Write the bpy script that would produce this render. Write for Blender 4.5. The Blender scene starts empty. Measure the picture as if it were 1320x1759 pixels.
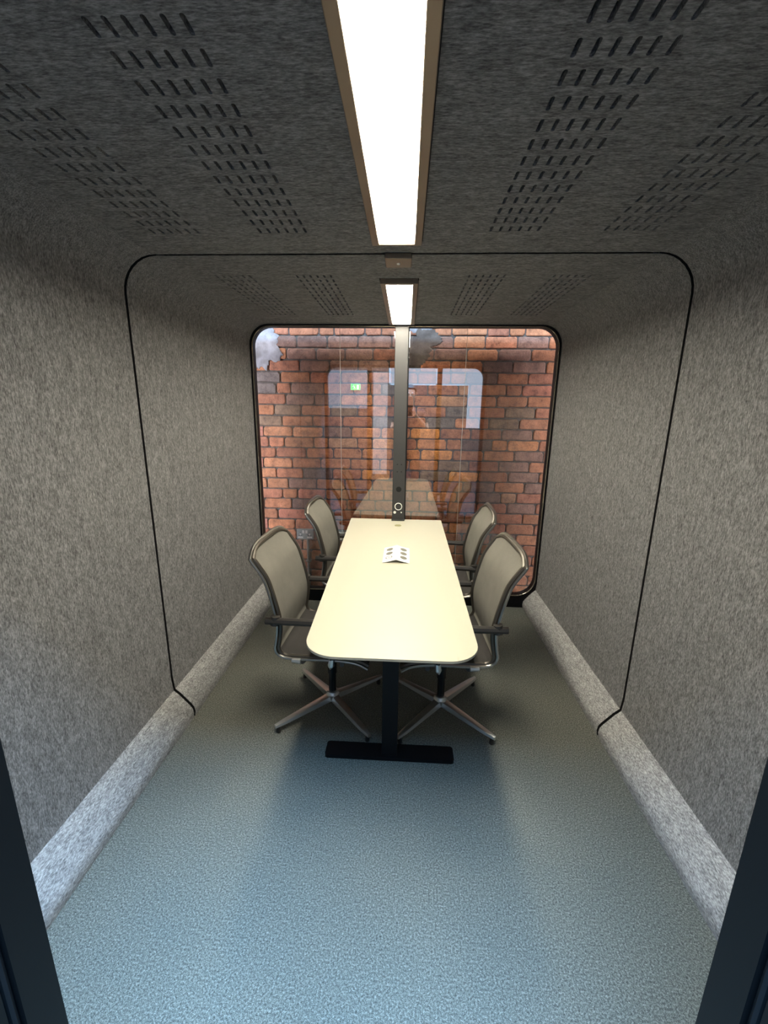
import bpy, bmesh, math, random
from mathutils import Vector, Matrix
random.seed(7)
S = bpy.context.scene
C = S.collection

# ---------------------------------------------------------------- camera
cam = bpy.data.cameras.new('camera'); cam_o = bpy.data.objects.new('camera', cam); C.objects.link(cam_o)
cam.sensor_fit = 'HORIZONTAL'; cam.sensor_width = 36.0; cam.lens = 36.0 * 727.0 / 1320.0
cam.clip_start = 0.02; cam.clip_end = 60
cam_o.matrix_world = Matrix(((0.99855, -0.02447, 0.04785, 0), (0.05212, 0.23587, -0.97039, 0), (0.01246, 0.97148, 0.23680, 1.5), (0, 0, 0, 1)))
S.camera = cam_o

# ---------------------------------------------------------------- world and daylight
world = bpy.data.worlds.new('world'); S.world = world; world.use_nodes = True
bg = world.node_tree.nodes['Background']
bg.inputs[0].default_value = (0.62, 0.78, 1.0, 1); bg.inputs[1].default_value = 2.2

def area_light(name, loc, rot, sx, sy, power, col):
    l = bpy.data.lights.new(name, 'AREA'); l.shape = 'RECTANGLE'; l.size = sx; l.size_y = sy
    l.energy = power; l.color = col
    o = bpy.data.objects.new(name, l); C.objects.link(o); o.location = loc; o.rotation_euler = rot
    return o
# daylight through the roof light above the space in front of the booth
area_light('roof_daylight', (-0.1, -0.65, 4.3), (0, 0, 0), 3.0, 1.3, 1150, (0.29, 0.60, 1.0))
# daylight through the roof light above the gap between booth and brick wall
area_light('rear_daylight', (0.0, 0.9, 4.3), (0, 0, 0), 5.0, 0.8, 420, (0.80, 0.85, 1.0))
# daylight from the hall's side windows
area_light('left_daylight', (-3.45, 1.4, 1.6), (0, math.radians(-90), 0), 2.6, 2.0, 420, (0.78, 0.82, 1.0))
area_light('right_daylight', (3.45, 1.4, 1.6), (0, math.radians(90), 0), 2.6, 2.0, 180, (0.85, 0.85, 1.0))

S.view_settings.view_transform = 'Standard'; S.view_settings.look = 'None'
S.view_settings.gamma = 1.0; S.view_settings.use_curve_mapping = False
S.view_settings.exposure = 0.0
LED_STRENGTH = 90.0

# ---------------------------------------------------------------- helpers
def link(name, me, mats, parent=None, **pr):
    o = bpy.data.objects.new(name, me); C.objects.link(o)
    if mats is not None and not me.materials:
        for m in (mats if isinstance(mats, (list, tuple)) else [mats]): me.materials.append(m)
    if parent: o.parent = parent
    for k, v in pr.items(): o[k] = v
    return o
def ob(name, bm, mats, parent=None, smooth=False, loc=None, **pr):
    me = bpy.data.meshes.new(name)
    bmesh.ops.recalc_face_normals(bm, faces=bm.faces)
    bm.to_mesh(me); bm.free()
    if smooth:
        for p in me.polygons: p.use_smooth = True
        try: me.set_sharp_from_angle(angle=math.radians(38))
        except Exception: pass
    o = link(name, me, mats, parent, **pr)
    if loc is not None: o.location = loc
    return o
def empty(name, loc=(0, 0, 0), rz=0.0, **pr):
    o = bpy.data.objects.new(name, None); C.objects.link(o); o.location = loc; o.rotation_euler = (0, 0, rz)
    o.empty_display_size = 0.05
    for k, v in pr.items(): o[k] = v
    return o
def box(bm, x0, x1, y0, y1, z0, z1, bev=0.0, seg=2):
    vs = [bm.verts.new((x, y, z)) for x in (x0, x1) for y in (y0, y1) for z in (z0, z1)]
    fs = [(0, 1, 3, 2), (4, 6, 7, 5), (0, 4, 5, 1), (2, 3, 7, 6), (0, 2, 6, 4), (1, 5, 7, 3)]
    faces = [bm.faces.new([vs[i] for i in f]) for f in fs]
    if bev > 0:
        es = list({e for f in faces for e in f.edges})
        bmesh.ops.bevel(bm, geom=es, offset=bev, segments=seg, affect='EDGES', profile=0.5)
def nbox(*a, **k):
    bm = bmesh.new(); box(bm, *a, **k); return bm
def prism(bm, pts, h0, h1, axis='z', bev=0.0):
    """closed polygon pts (2D) pulled along an axis"""
    def P(a, b, h): return {'z': (a, b, h), 'y': (a, h, b), 'x': (h, a, b)}[axis]
    A = [bm.verts.new(P(a, b, h0)) for a, b in pts]; B = [bm.verts.new(P(a, b, h1)) for a, b in pts]
    n = len(pts)
    f0 = bm.faces.new(A[::-1]); f1 = bm.faces.new(B)
    for i in range(n): bm.faces.new((A[i], A[(i + 1) % n], B[(i + 1) % n], B[i]))
    if bev > 0:
        bmesh.ops.recalc_face_normals(bm, faces=bm.faces)
        bmesh.ops.bevel(bm, geom=list(f0.edges) + list(f1.edges), offset=bev, segments=2, affect='EDGES')
def tube(bm, pts, r, n=8, closed=False, flat=None, up=(0, 0, 1)):
    """swept tube; r number or list; flat=(w,h) scale of section along side / up"""
    pts = [Vector(p) for p in pts]; N = len(pts); rings = []
    prev = None
    for i, p in enumerate(pts):
        a = pts[(i - 1) % N] if (closed or i > 0) else p; b = pts[(i + 1) % N] if (closed or i < N - 1) else p
        t = (b - a).normalized()
        if prev is None:
            u = Vector(up); 
            if abs(u.dot(t)) > 0.95: u = Vector((1, 0, 0))
            s = t.cross(u).normalized()
        else:
            s = (prev - t * prev.dot(t)).normalized()
        prev = s; u = s.cross(t)
        rr = r[i] if isinstance(r, (list, tuple)) else r
        fw, fh = flat or (1, 1)
        rings.append([bm.verts.new(p + s * math.cos(2 * math.pi * k / n) * rr * fw + u * math.sin(2 * math.pi * k / n) * rr * fh) for k in range(n)])
    for i in range(N if closed else N - 1):
        A, B = rings[i], rings[(i + 1) % N]
        for k in range(n): bm.faces.new((A[k], A[(k + 1) % n], B[(k + 1) % n], B[k]))
    if not closed: bm.faces.new(rings[0][::-1]); bm.faces.new(rings[-1])
def lathe(bm, prof, n=20, c=(0, 0)):
    rings = [[bm.verts.new((c[0] + r * math.cos(2 * math.pi * k / n), c[1] + r * math.sin(2 * math.pi * k / n), z)) for k in range(n)] for r, z in prof]
    for A, B in zip(rings, rings[1:]):
        for k in range(n): bm.faces.new((A[k], A[(k + 1) % n], B[(k + 1) % n], B[k]))
    bm.faces.new(rings[0][::-1]); bm.faces.new(rings[-1])
def smoothpath(pts, it=2):
    """Chaikin corner cutting, ends kept"""
    pts = [Vector(p) for p in pts]
    for _ in range(it):
        q = [pts[0]]
        for a, b in zip(pts, pts[1:]): q += [a * .75 + b * .25, a * .25 + b * .75]
        q.append(pts[-1]); pts = q
    return pts
def rrect(x0, x1, z0, z1, rt, rb, n=8):
    out = []
    for cx, cz, r, a0 in ((x1 - rb, z0 + rb, rb, -90), (x1 - rt, z1 - rt, rt, 0), (x0 + rt, z1 - rt, rt, 90), (x0 + rb, z0 + rb, rb, 180)):
        for k in range(n + 1):
            a = math.radians(a0 + 90 * k / n); out.append((cx + r * math.cos(a), cz + r * math.sin(a)))
    return out

# ---------------------------------------------------------------- materials
def mat(name, col, rough=0.5, metal=0.0, **kw):
    m = bpy.data.materials.new(name); m.use_nodes = True
    b = m.node_tree.nodes['Principled BSDF']
    b.inputs['Base Color'].default_value = (*col, 1); b.inputs['Roughness'].default_value = rough; b.inputs['Metallic'].default_value = metal
    for k, v in kw.items(): b.inputs[k.replace('_', ' ')].default_value = v
    return m
def N(m, t, **kw):
    n = m.node_tree.nodes.new(t)
    for k, v in kw.items(): setattr(n, k, v)
    return n
def ramp(m, stops):
    r = N(m, 'ShaderNodeValToRGB'); e = r.color_ramp.elements
    while len(e) < len(stops): e.new(0.5)
    for el, (p, c) in zip(e, stops): el.position = p; el.color = (*c, 1)
    return r
def noise(m, scale, detail=3, rough=.6, vec=None, sc=(1, 1, 1), dist=0.0):
    L = m.node_tree.links
    tc = N(m, 'ShaderNodeTexCoord'); mp = N(m, 'ShaderNodeMapping'); mp.inputs['Scale'].default_value = sc
    L.new(tc.outputs[vec or 'Object'], mp.inputs[0])
    n = N(m, 'ShaderNodeTexNoise'); n.inputs['Scale'].default_value = scale; n.inputs['Detail'].default_value = detail; n.inputs['Roughness'].default_value = rough
    n.inputs['Distortion'].default_value = dist
    L.new(mp.outputs[0], n.inputs['Vector']); return n
def bump(m, src, strength, dist=0.002):
    L = m.node_tree.links; b = N(m, 'ShaderNodeBump'); b.inputs['Strength'].default_value = strength; b.inputs['Distance'].default_value = dist
    L.new(src, b.inputs['Height']); L.new(b.outputs[0], m.node_tree.nodes['Principled BSDF'].inputs['Normal'])
def felt(name, sc, k=1.0, tint=(1, 1, 1)):
    m = mat(name, (.2, .2, .2), 0.95); L = m.node_tree.links
    a = noise(m, 260, 3, .7, sc=sc); b_ = noise(m, 60, 3, .6, sc=sc); w = noise(m, 3, 2, .5)
    mx = N(m, 'ShaderNodeMix'); mx.inputs['Factor'].default_value = .25
    L.new(a.outputs[0], mx.inputs[2]); L.new(b_.outputs[0], mx.inputs[3])
    r = ramp(m, [(.34, tuple(.075 * k * t for t in tint)), (.5, tuple(.20 * k * t for t in tint)), (.66, tuple(.37 * k * t for t in tint))])
    L.new(mx.outputs[0], r.inputs[0])
    L.new(r.outputs[0], m.node_tree.nodes['Principled BSDF'].inputs['Base Color'])
    bump(m, a.outputs[0], .35, .002)
    m.node_tree.nodes['Principled BSDF'].inputs['Specular IOR Level'].default_value = .15
    return m
M = {}
M['felt'] = felt('felt_wall', (1, 1, .33), .92)
M['felt_ceiling'] = felt('felt_ceiling', (.25, 1, 1), .86)
M['felt_roll'] = felt('felt_roll', (1, .35, 1), 1.5)  # lighter felt: the daylight the rolls catch is put into the colour
def carpet():
    m = mat('carpet', (.1, .13, .14), 1.0); L = m.node_tree.links
    v = noise(m, 520, 4, .85); w = noise(m, 190, 3, .6); g = noise(m, 1.6, 3, .5)
    mx = N(m, 'ShaderNodeMix'); mx.inputs['Factor'].default_value = .35
    L.new(v.outputs[0], mx.inputs[2]); L.new(w.outputs[0], mx.inputs[3])
    r = ramp(m, [(.40, (.044, .045, .041)), (.5, (.152, .158, .144)), (.57, (.30, .31, .28)), (.66, (.62, .63, .57))])
    L.new(mx.outputs[0], r.inputs[0])
    r2 = ramp(m, [(.3, (.85, .9, .9)), (.7, (1.1, 1.08, 1.02))]); L.new(g.outputs[0], r2.inputs[0])
    mm = N(m, 'ShaderNodeMix', data_type='RGBA', blend_type='MULTIPLY'); mm.inputs[0].default_value = 1
    L.new(r.outputs[0], mm.inputs[6]); L.new(r2.outputs[0], mm.inputs[7])
    L.new(mm.outputs[2], m.node_tree.nodes['Principled BSDF'].inputs['Base Color'])
    bump(m, v.outputs[0], .6, .004)
    m.node_tree.nodes['Principled BSDF'].inputs['Specular IOR Level'].default_value = .1
    return m
M['carpet'] = carpet()
M['black'] = mat('black_paint', (.003, .003, .004), .5, Specular_IOR_Level=.25)
M['black_gloss'] = mat('black_gloss', (.008, .010, .012), .22)
M['charcoal'] = mat('charcoal_metal', (.040, .040, .041), .55, 0.0, Specular_IOR_Level=.25)
M['gap'] = mat('gap_rubber', (.004, .004, .004), .9)
M['jamb'] = mat('jamb_paint', (.002, .003, .004), .5, Specular_IOR_Level=.25)
M['bronze'] = mat('bronze_trim', (.24, .19, .145), .42, .5)
M['bead'] = mat('steel_bead', (.62, .55, .46), .25, 1.0)
M['alu'] = mat('polished_aluminium', (.62, .64, .64), .36, 1.0)
M['rail'] = mat('brushed_rail', (.34, .33, .30), .3, 1.0)
M['band'] = mat('edge_band_metal', (.075, .066, .054), .36, .55)
M['plastic'] = mat('arm_plastic', (.022, .020, .018), .42)
M['paper'] = mat('paper', (.80, .80, .74), .6)
M['ink'] = mat('grey_ink', (.17, .17, .14), .6)
M['cream'] = mat('cream_laminate', (.53, .51, .41), .42)
M['white'] = mat('white_plastic', (.85, .86, .80), .35)
M['socket'] = mat('grey_plate', (.36, .40, .37), .45)
M['conduit'] = mat('conduit_steel', (.22, .22, .19), .45, .5)
M['outer'] = mat('outer_shell', (.05, .055, .06), .6)
M['room_wall'] = mat('room_wall', (.10, .075, .06), .85)
M['pale_wall'] = mat('pale_panel', (.50, .38, .30), .7)
M['concrete'] = mat('room_floor', (.03, .028, .026), .7)
def cloth(name, a, b, sc=500, rough=.8):
    m = mat(name, a, rough); L = m.node_tree.links
    n = noise(m, sc, 2, .6); w = noise(m, 14, 3, .5)
    mx = N(m, 'ShaderNodeMix'); mx.inputs['Factor'].default_value = .35; L.new(n.outputs[0], mx.inputs[2]); L.new(w.outputs[0], mx.inputs[3])
    r = ramp(m, [(.35, a), (.65, b)]); L.new(mx.outputs[0], r.inputs[0]); L.new(r.outputs[0], m.node_tree.nodes['Principled BSDF'].inputs['Base Color'])
    bump(m, n.outputs[0], .3, .001); return m
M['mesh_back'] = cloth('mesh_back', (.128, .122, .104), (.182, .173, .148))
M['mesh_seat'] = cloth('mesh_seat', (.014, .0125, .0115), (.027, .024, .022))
def emit(name, col, s):
    m = bpy.data.materials.new(name); m.use_nodes = True; nt = m.node_tree; nt.nodes.remove(nt.nodes['Principled BSDF'])
    e = nt.nodes.new('ShaderNodeEmission'); e.inputs[0].default_value = (*col, 1); e.inputs[1].default_value = s
    nt.links.new(e.outputs[0], nt.nodes['Material Output'].inputs[0]); return m
M['led'] = emit('led_diffuser', (1.0, .92, .75), LED_STRENGTH)
M['exit'] = emit('exit_sign_face', (.08, .9, .22), 7.0)
M['exit_white'] = emit('exit_sign_white', (.9, 1, .9), 7.0)
def glass(name, ior, tint=(1, 1, 1), boost=1.0):
    m = bpy.data.materials.new(name); m.use_nodes = True; nt = m.node_tree; nt.nodes.remove(nt.nodes['Principled BSDF'])
    t = nt.nodes.new('ShaderNodeBsdfTransparent'); t.inputs[0].default_value = (*tint, 1)
    g = nt.nodes.new('ShaderNodeBsdfGlossy'); g.inputs['Roughness'].default_value = 0.0
    f = nt.nodes.new('ShaderNodeFresnel'); f.inputs[0].default_value = ior
    k = nt.nodes.new('ShaderNodeMath'); k.operation = 'MULTIPLY'; k.inputs[1].default_value = boost; k.use_clamp = True
    geo = nt.nodes.new('ShaderNodeNewGeometry')
    mx = nt.nodes.new('ShaderNodeMixShader')
    nt.links.new(f.outputs[0], k.inputs[0]); nt.links.new(k.outputs[0], mx.inputs[0]); nt.links.new(t.outputs[0], mx.inputs[1]); nt.links.new(g.outputs[0], mx.inputs[2])
    nt.links.new(mx.outputs[0], nt.nodes['Material Output'].inputs[0]); return m
M['pane'] = glass('pane_glass', 1.5, (.97, .98, .97), 7.0)     # both faces of the pane in one sheet
M['pane_front'] = glass('front_glass', 1.45, (.95, .97, .97), 1.0)
def brickmat():
    m = mat('brick', (.4, .15, .1), .85); L = m.node_tree.links
    oi = N(m, 'ShaderNodeObjectInfo'); n = noise(m, 16, 4, .65, 'Object'); n2 = noise(m, 90, 3, .7, 'Object')
    ad = N(m, 'ShaderNodeVectorMath', operation='ADD'); 
    # shift the pattern for every brick
    for nn in (n, n2):
        mp = nn.inputs['Vector'].links[0].from_node
        sh = N(m, 'ShaderNodeMath', operation='MULTIPLY'); sh.inputs[1].default_value = 37.0; L.new(oi.outputs['Random'], sh.inputs[0])
        cb = N(m, 'ShaderNodeCombineXYZ'); L.new(sh.outputs[0], cb.inputs[0]); L.new(sh.outputs[0], cb.inputs[2]); L.new(cb.outputs[0], mp.inputs['Location'])
    m.node_tree.nodes.remove(ad)
    r = ramp(m, [(.28, (.42, .39, .40)), (.45, (1.02, 1.0, .98)), (.72, (1.6, 1.62, 1.66))]); L.new(n.outputs[0], r.inputs[0])
    r2 = ramp(m, [(.3, (.75, .75, .75)), (.7, (1.18, 1.18, 1.18))]); L.new(n2.outputs[0], r2.inputs[0])
    a = N(m, 'ShaderNodeMix', data_type='RGBA', blend_type='MULTIPLY'); a.inputs[0].default_value = 1; L.new(oi.outputs['Color'], a.inputs[6]); L.new(r.outputs[0], a.inputs[7])
    b = N(m, 'ShaderNodeMix', data_type='RGBA', blend_type='MULTIPLY'); b.inputs[0].default_value = 1; L.new(a.outputs[2], b.inputs[6]); L.new(r2.outputs[0], b.inputs[7])
    L.new(b.outputs[2], m.node_tree.nodes['Principled BSDF'].inputs['Base Color'])
    bump(m, n2.outputs[0], .8, .006); return m
M['brick'] = brickmat()
def noisy(name, a, b, sc, bs=.5, bd=.005, rough=.9):
    m = mat(name, a, rough); n = noise(m, sc, 4, .65); r = ramp(m, [(.35, a), (.65, b)])
    m.node_tree.links.new(n.outputs[0], r.inputs[0]); m.node_tree.links.new(r.outputs[0], m.node_tree.nodes['Principled BSDF'].inputs['Base Color'])
    bump(m, n.outputs[0], bs, bd); return m
M['mortar'] = noisy('mortar', (.060, .046, .036), (.13, .105, .085), 40)
M['plaster'] = noisy('plaster', (.20, .18, .17), (.36, .34, .34), 12)
M['render_patch'] = noisy('cement_smear', (.085, .062, .048), (.15, .115, .09), 14)

# ================================================================ THE BOOTH SHELL
CX = -0.037; HW = 1.073; ZC = 2.06; Y0, YS, Y1 = 0.40, 1.755, 3.10; GAP = 0.0075; R = 0.135; TH = 0.06
def wall_profile(s):
    """side wall from above the floor roll up round the corner to the ceiling (x,z); s=-1 left, +1 right"""
    p = [(CX + s * (HW - .006), .150), (CX + s * HW, .21)]
    for k in range(0, 9):
        a = math.radians(90 * k / 8); p.append((CX + s * (HW - R + R * math.cos(a)), ZC - R + R * math.sin(a)))
    return p
def roll_profile(s):
    q = [(HW - .050, .0), (HW - .092, .0), (HW - .096, .028), (HW - .092, .052), (HW - .080, .070), (HW - .032, .126), (HW - .014, .142), (HW - .006, .150)]
    return [(CX + s * a, b) for a, b in q]
def panel_from_profile(name, prof, s, y0, y1, m, parent):
    bm = bmesh.new()
    inner = prof; 
    outer = []
    for i, (x, z) in enumerate(prof):
        a = prof[max(i - 1, 0)]; b = prof[min(i + 1, len(prof) - 1)]
        t = Vector((b[0] - a[0], b[1] - a[1])).normalized(); n = Vector((t.y, -t.x)) * (1 if s > 0 else -1)
        outer.append((x + n.x * TH, z + n.y * TH))
    prism(bm, inner + outer[::-1], y0, y1, 'y')
    o = ob(name, bm, [m, M['gap']], parent, smooth=True)
    for p in o.data.polygons:
        if abs(p.normal.y) > .9: p.material_index = 1
    return o
for s, side in ((-1, 'left'), (1, 'right')):
    w = empty('wall_' + side, (0, 0, 0), kind='structure')
    b = empty('baseboard_' + side, (0, 0, 0), kind='structure')
    for y0, y1 in ((Y0, YS - GAP), (YS + GAP, Y1)):
        panel_from_profile('felt_panel', wall_profile(s), s, y0, y1, M['felt'], w)
        bm = bmesh.new(); prism(bm, roll_profile(s) + [(CX + s * (HW + .04), .15), (CX + s * (HW + .04), 0)], y0, y1, 'y')
        o = ob('padded_roll', bm, [M['felt_roll'], M['gap']], b, smooth=True)
        for p in o.data.polygons:
            if abs(p.normal.y) > .9: p.material_index = 1

# ceiling panels with real slots cut through the felt
def ceiling_panel(y0, y1, gy0):
    x0, x1 = CX - (HW - R), CX + (HW - R)
    pit, row = .0300, .0632
    slots_x = []
    for c in (-.735, -.375, .375, .735):
        c += CX - .008
        slots_x += [c + (k - 2.5) * pit for k in range(6)]
    slots_y = [gy0 + k * row for k in range(13)]
    xs = sorted({round(v, 5) for c in slots_x for v in (c - pit / 2, c + pit / 2)} | {x0, x1})
    ys = sorted({round(v, 5) for c in slots_y for v in (c - row / 2, c + row / 2)} | {y0, y1})
    def dedupe(a):
        o = [a[0]]
        for v in a[1:]:
            if v - o[-1] > 1e-4: o.append(v)
        return o
    xs, ys = dedupe(xs), dedupe(ys)
    bm = bmesh.new(); V = {}
    def v(x, y, z=ZC):
        k = (round(x, 4), round(y, 4), round(z, 4))
        if k not in V: V[k] = bm.verts.new((x, y, z))
        return V[k]
    def slot_at(xa, xb, ya, yb):
        cx, cy = (xa + xb) / 2, (ya + yb) / 2
        return xb - xa < pit * 1.2 and yb - ya < row * 1.2 and any(abs(cx - c) < .002 for c in slots_x) and any(abs(cy - c) < .002 for c in slots_y)
    hl, hw = .0195, .0042
    for xa, xb in zip(xs, xs[1:]):
        for ya, yb in zip(ys, ys[1:]):
            if not slot_at(xa, xb, ya, yb):
                bm.faces.new((v(xa, ya), v(xb, ya), v(xb, yb), v(xa, yb))); continue
            cx, cy = (xa + xb) / 2, (ya + yb) / 2
            quads = [((1, 1), (xb, yb)), ((-1, 1), (xa, yb)), ((-1, -1), (xa, ya)), ((1, -1), (xb, ya))]
            arcs = []
            for (sx, sy), _ in quads:
                arcs.append([(cx + sx * hw * math.cos(a), cy + sy * (hl - hw) + sy * hw * math.sin(a)) for a in (0, math.radians(45), math.radians(90))])
                arcs[-1].insert(0, (cx + sx * hw, cy))
            # order counter clockwise starting at +x
            ring = arcs[0] + arcs[1][::-1][1:] + arcs[2] + arcs[3][::-1][1:]
            for (sg, cor), arc in zip(quads, arcs):
                mx = (cor[0], cy); my = (cx, cor[1])
                f = [v(*mx), v(*cor), v(*my)] + [v(*p) for p in arc[::-1]]
                bm.faces.new(f)
            ring = [p for i, p in enumerate(ring) if abs(p[0] - ring[i - 1][0]) + abs(p[1] - ring[i - 1][1]) > 1e-6]
            n = len(ring); low = [v(*p) for p in ring]; top = [bm.verts.new((p[0], p[1], ZC + .014)) for p in ring]
            for i in range(n):
                if low[i] is low[(i + 1) % n]: continue
                bm.faces.new((low[i], low[(i + 1) % n], top[(i + 1) % n], top[i]))
            f = bm.faces.new(top); f.material_index = 1  # black cap stands for the shade up inside the slot
    # closing slab above
    box(bm, x0, x1, y0, y1, ZC + .0145, ZC + TH)
    me = bpy.data.meshes.new('slotted_panel'); bm.to_mesh(me); bm.free()
    return link('slotted_panel', me, [M['felt_ceiling'], M['gap']], ceil)
ceil = empty('ceiling', (0, 0, 0), kind='structure')
ceiling_panel(Y0, YS - GAP, .778)
ceiling_panel(YS + GAP, Y1, 2.030)

# black joint between the two halves of the booth, lying behind the felt
def full_profile(off):
    L = [(x, z) for x, z in roll_profile(-1)[1:]] + wall_profile(-1)[1:]
    Rr = [(x, z) for x, z in roll_profile(1)[1:]] + wall_profile(1)[1:]
    P = L + Rr[::-1]; out = []
    for i, (x, z) in enumerate(P):
        a = P[max(i - 1, 0)]; b = P[min(i + 1, len(P) - 1)]
        t = Vector((b[0] - a[0], b[1] - a[1])).normalized(); n = Vector((-t.y, t.x))
        out.append((x + n.x * off, z + n.y * off))
    return out
bm = bmesh.new()
a, b = full_profile(.018), full_profile(.05)
for i in range(len(a) - 1):
    prism(bm, [a[i], a[i + 1], b[i + 1], b[i]], YS - .008, YS + .008, 'y')
ob('trim_1', bm, M['gap'], kind='structure')

# floor of the booth
bm = nbox(CX - HW - .05, CX + HW + .05, .30, Y1 + .02, -.045, 0)
ob('floor', bm, M['carpet'], kind='structure')

# ---------------------------------------------------------------- rear window
IW = 1.050
inner = rrect(CX - IW, CX + IW, .106, 2.042, .128, .135, 8)
w1 = empty('window_1', (0, 0, 0), kind='structure')
bm = bmesh.new()
# frame: ring between booth outline and rounded opening
outer = []
for x, z in inner:     # push the rounded outline out to the section of the booth
    d = Vector((x - CX, z - 1.03)); k = 1e9
    for lim, comp in ((HW + .05, d.x), (-HW - .05, d.x)):
        if comp * lim > 0: k = min(k, lim / comp)
    for lim, comp in ((ZC + .05 - 1.03, d.y), (-1.03 - .04, d.y)):
        if comp * lim > 0: k = min(k, lim / comp)
    outer.append((CX + d.x * k, 1.03 + d.y * k))
n = len(inner); ya, yb = Y1, Y1 + .05
vi = [bm.verts.new((x, ya, z)) for x, z in inner]; vo = [bm.verts.new((x, ya, z)) for x, z in outer]
wi = [bm.verts.new((x, yb, z)) for x, z in inner]; wo = [bm.verts.new((x, yb, z)) for x, z in outer]
for i in range(n):
    j = (i + 1) % n
    bm.faces.new((vo[i], vo[j], vi[j], vi[i])); bm.faces.new((vi[i], vi[j], wi[j], wi[i]))
    bm.faces.new((wi[i], wi[j], wo[j], wo[i])); bm.faces.new((wo[i], wo[j], vo[j], vo[i]))
ob('window_frame', bm, M['black'], w1)
bm = bmesh.new(); tube(bm, [(x, Y1 - .001, z) for x, z in rrect(CX - IW - .006, CX + IW + .006, .100, 2.048, .134, .141, 8)], .0042, 6, closed=True, up=(0, 1, 0))
ob('steel_bead', bm, M['bead'], w1, smooth=True)
JX = (-.476, .402)
for k, (xa, xb) in enumerate(((CX - IW, JX[0]), (JX[0], JX[1]), (JX[1], CX + IW))):
    xa2, xb2 = xa + (.0012 if k else 0), xb - (.0012 if k < 2 else 0)
    pts = [(min(max(x, xa2), xb2), z) for x, z in inner]
    q = []
    for p in pts:
        if not q or abs(p[0] - q[-1][0]) + abs(p[1] - q[-1][1]) > 1e-5: q.append(p)
    if abs(q[0][0] - q[-1][0]) + abs(q[0][1] - q[-1][1]) < 1e-5: q.pop()
    if k == 1: q = [(xa2, .106), (xb2, .106), (xb2, 2.042), (xa2, 2.042)]
    bm = bmesh.new(); bm.faces.new([bm.verts.new((x, Y1 + .02, z)) for x, z in q])
    ob('glass_pane', bm, M['pane'], w1)
for jx in JX:
    ob('glass_joint', nbox(jx - .0011, jx + .0011, Y1 + .016, Y1 + .024, .106, 2.042), M['silicone'] if 'silicone' in M else mat('silicone', (.45, .40, .34), .3), w1)

# ---------------------------------------------------------------- front: glazed end with the open doorway
op = rrect(CX - 1.035, CX + 1.035, .03, 2.03, .13, .05, 8)
bm = bmesh.new()
d_in = op; d_out = []
for x, z in d_in:
    d = Vector((x - CX, z - 1.03)); k = 1e9
    for lim, comp in ((HW + .06, d.x), (-HW - .06, d.x)):
        if comp * lim > 0: k = min(k, lim / comp)
    for lim, comp in ((ZC + .06 - 1.03, d.y), (-1.03 - .045, d.y)):
        if comp * lim > 0: k = min(k, lim / comp)
    d_out.append((CX + d.x * k, 1.03 + d.y * k))
n = len(d_in); ya, yb = .30, .395
vi = [bm.verts.new((x, ya, z)) for x, z in d_in]; vo = [bm.verts.new((x, ya, z)) for x, z in d_out]
wi = [bm.verts.new((x, yb, z)) for x, z in d_in]; wo = [bm.verts.new((x, yb, z)) for x, z in d_out]
for i in range(n):
    j = (i + 1) % n
    bm.faces.new((vo[i], vo[j], vi[j], vi[i])); bm.faces.new((vi[i], vi[j], wi[j], wi[i]))
    bm.faces.new((wi[i], wi[j], wo[j], wo[i])); bm.faces.new((wo[i], wo[j], vo[j], vo[i]))
ob('trim_2', bm, M['black'], kind='structure')
d1 = empty('door_1', (0, 0, 0), kind='structure')
for s, xe in ((-1, -.472), (1, .396)):
    # stepped jamb section: lip, rebate, gasket, outer flange
    def X(d): return xe + s * d
    sec = [(X(0), .400), (X(0), .352), (X(.010), .350), (X(.010), .338), (X(.002), .335), (X(.002), .300), (X(.014), .296), (X(.014), .262), (X(.006), .258), (X(.006), .222), (X(.050), .218), (X(.060), .300), (X(.060), .400)]
    bm = bmesh.new(); prism(bm, sec, .001, 2.03, 'z', bev=0)
    ob('door_jamb', bm, M['jamb'], d1)
    bm = bmesh.new(); tube(bm, [(X(.0075), .344, .003), (X(.0075), .344, 2.02)], .0055, 8)
    ob('door_seal', bm, M['black_gloss'], d1, smooth=True)
for n_, (xa, xb) in enumerate(((CX - 1.035, -.532), (.456, CX + 1.035))):
    wd = empty('window_%d' % (n_ + 2), (0, 0, 0), kind='structure')
    pts = [(min(max(x, xa), xb), z) for x, z in op]; q = []
    for p in pts:
        if not q or abs(p[0] - q[-1][0]) + abs(p[1] - q[-1][1]) > 1e-5: q.append(p)
    bm = bmesh.new(); bm.faces.new([bm.verts.new((x, .34, z)) for x, z in q])
    ob('glass_pane', bm, M['pane_front'], wd)

# ================================================================ CEILING FITTINGS
def ceiling_light(ya, yb, label, fx=(-.131, .037), cut=None):
    t = empty('ceiling_light', (-.047, (ya + yb) / 2, ZC), label=label, category='ceiling light', group='strip lights along the booth ceiling')
    ox, oy = t.location.x, t.location.y
    x0, x1 = fx[0] - ox, fx[1] - ox; y0, y1 = ya - oy, yb - oy
    z0, z1 = -.022, -.0005
    w = .024
    ob('frame_side', nbox(x0, x0 + w, y0, y1, z0, z1, .002), M['bronze'], t)
    ob('frame_side', nbox(x1 - w, x1, y0, y1, z0, z1, .002), M['bronze'], t)
    for xe in (x0 - .003, x1): ob('edge_gasket', nbox(xe, xe + .003, y0, y1, -.008, -.0005), M['gap'], t)
    ob('frame_end', nbox(x0 + w, x1 - w, y0, y0 + w, z0, z1, .002), M['bronze'], t)
    ob('frame_end', nbox(x0 + w, x1 - w, y1 - w * .5, y1, z0, z1, .002), M['bronze'], t)
    ob('diffuser', nbox(x0 + w, x1 - w, y0 + w, y1 - w * .5, -.0045, -.0005), M['led'], t)
    return t
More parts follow.
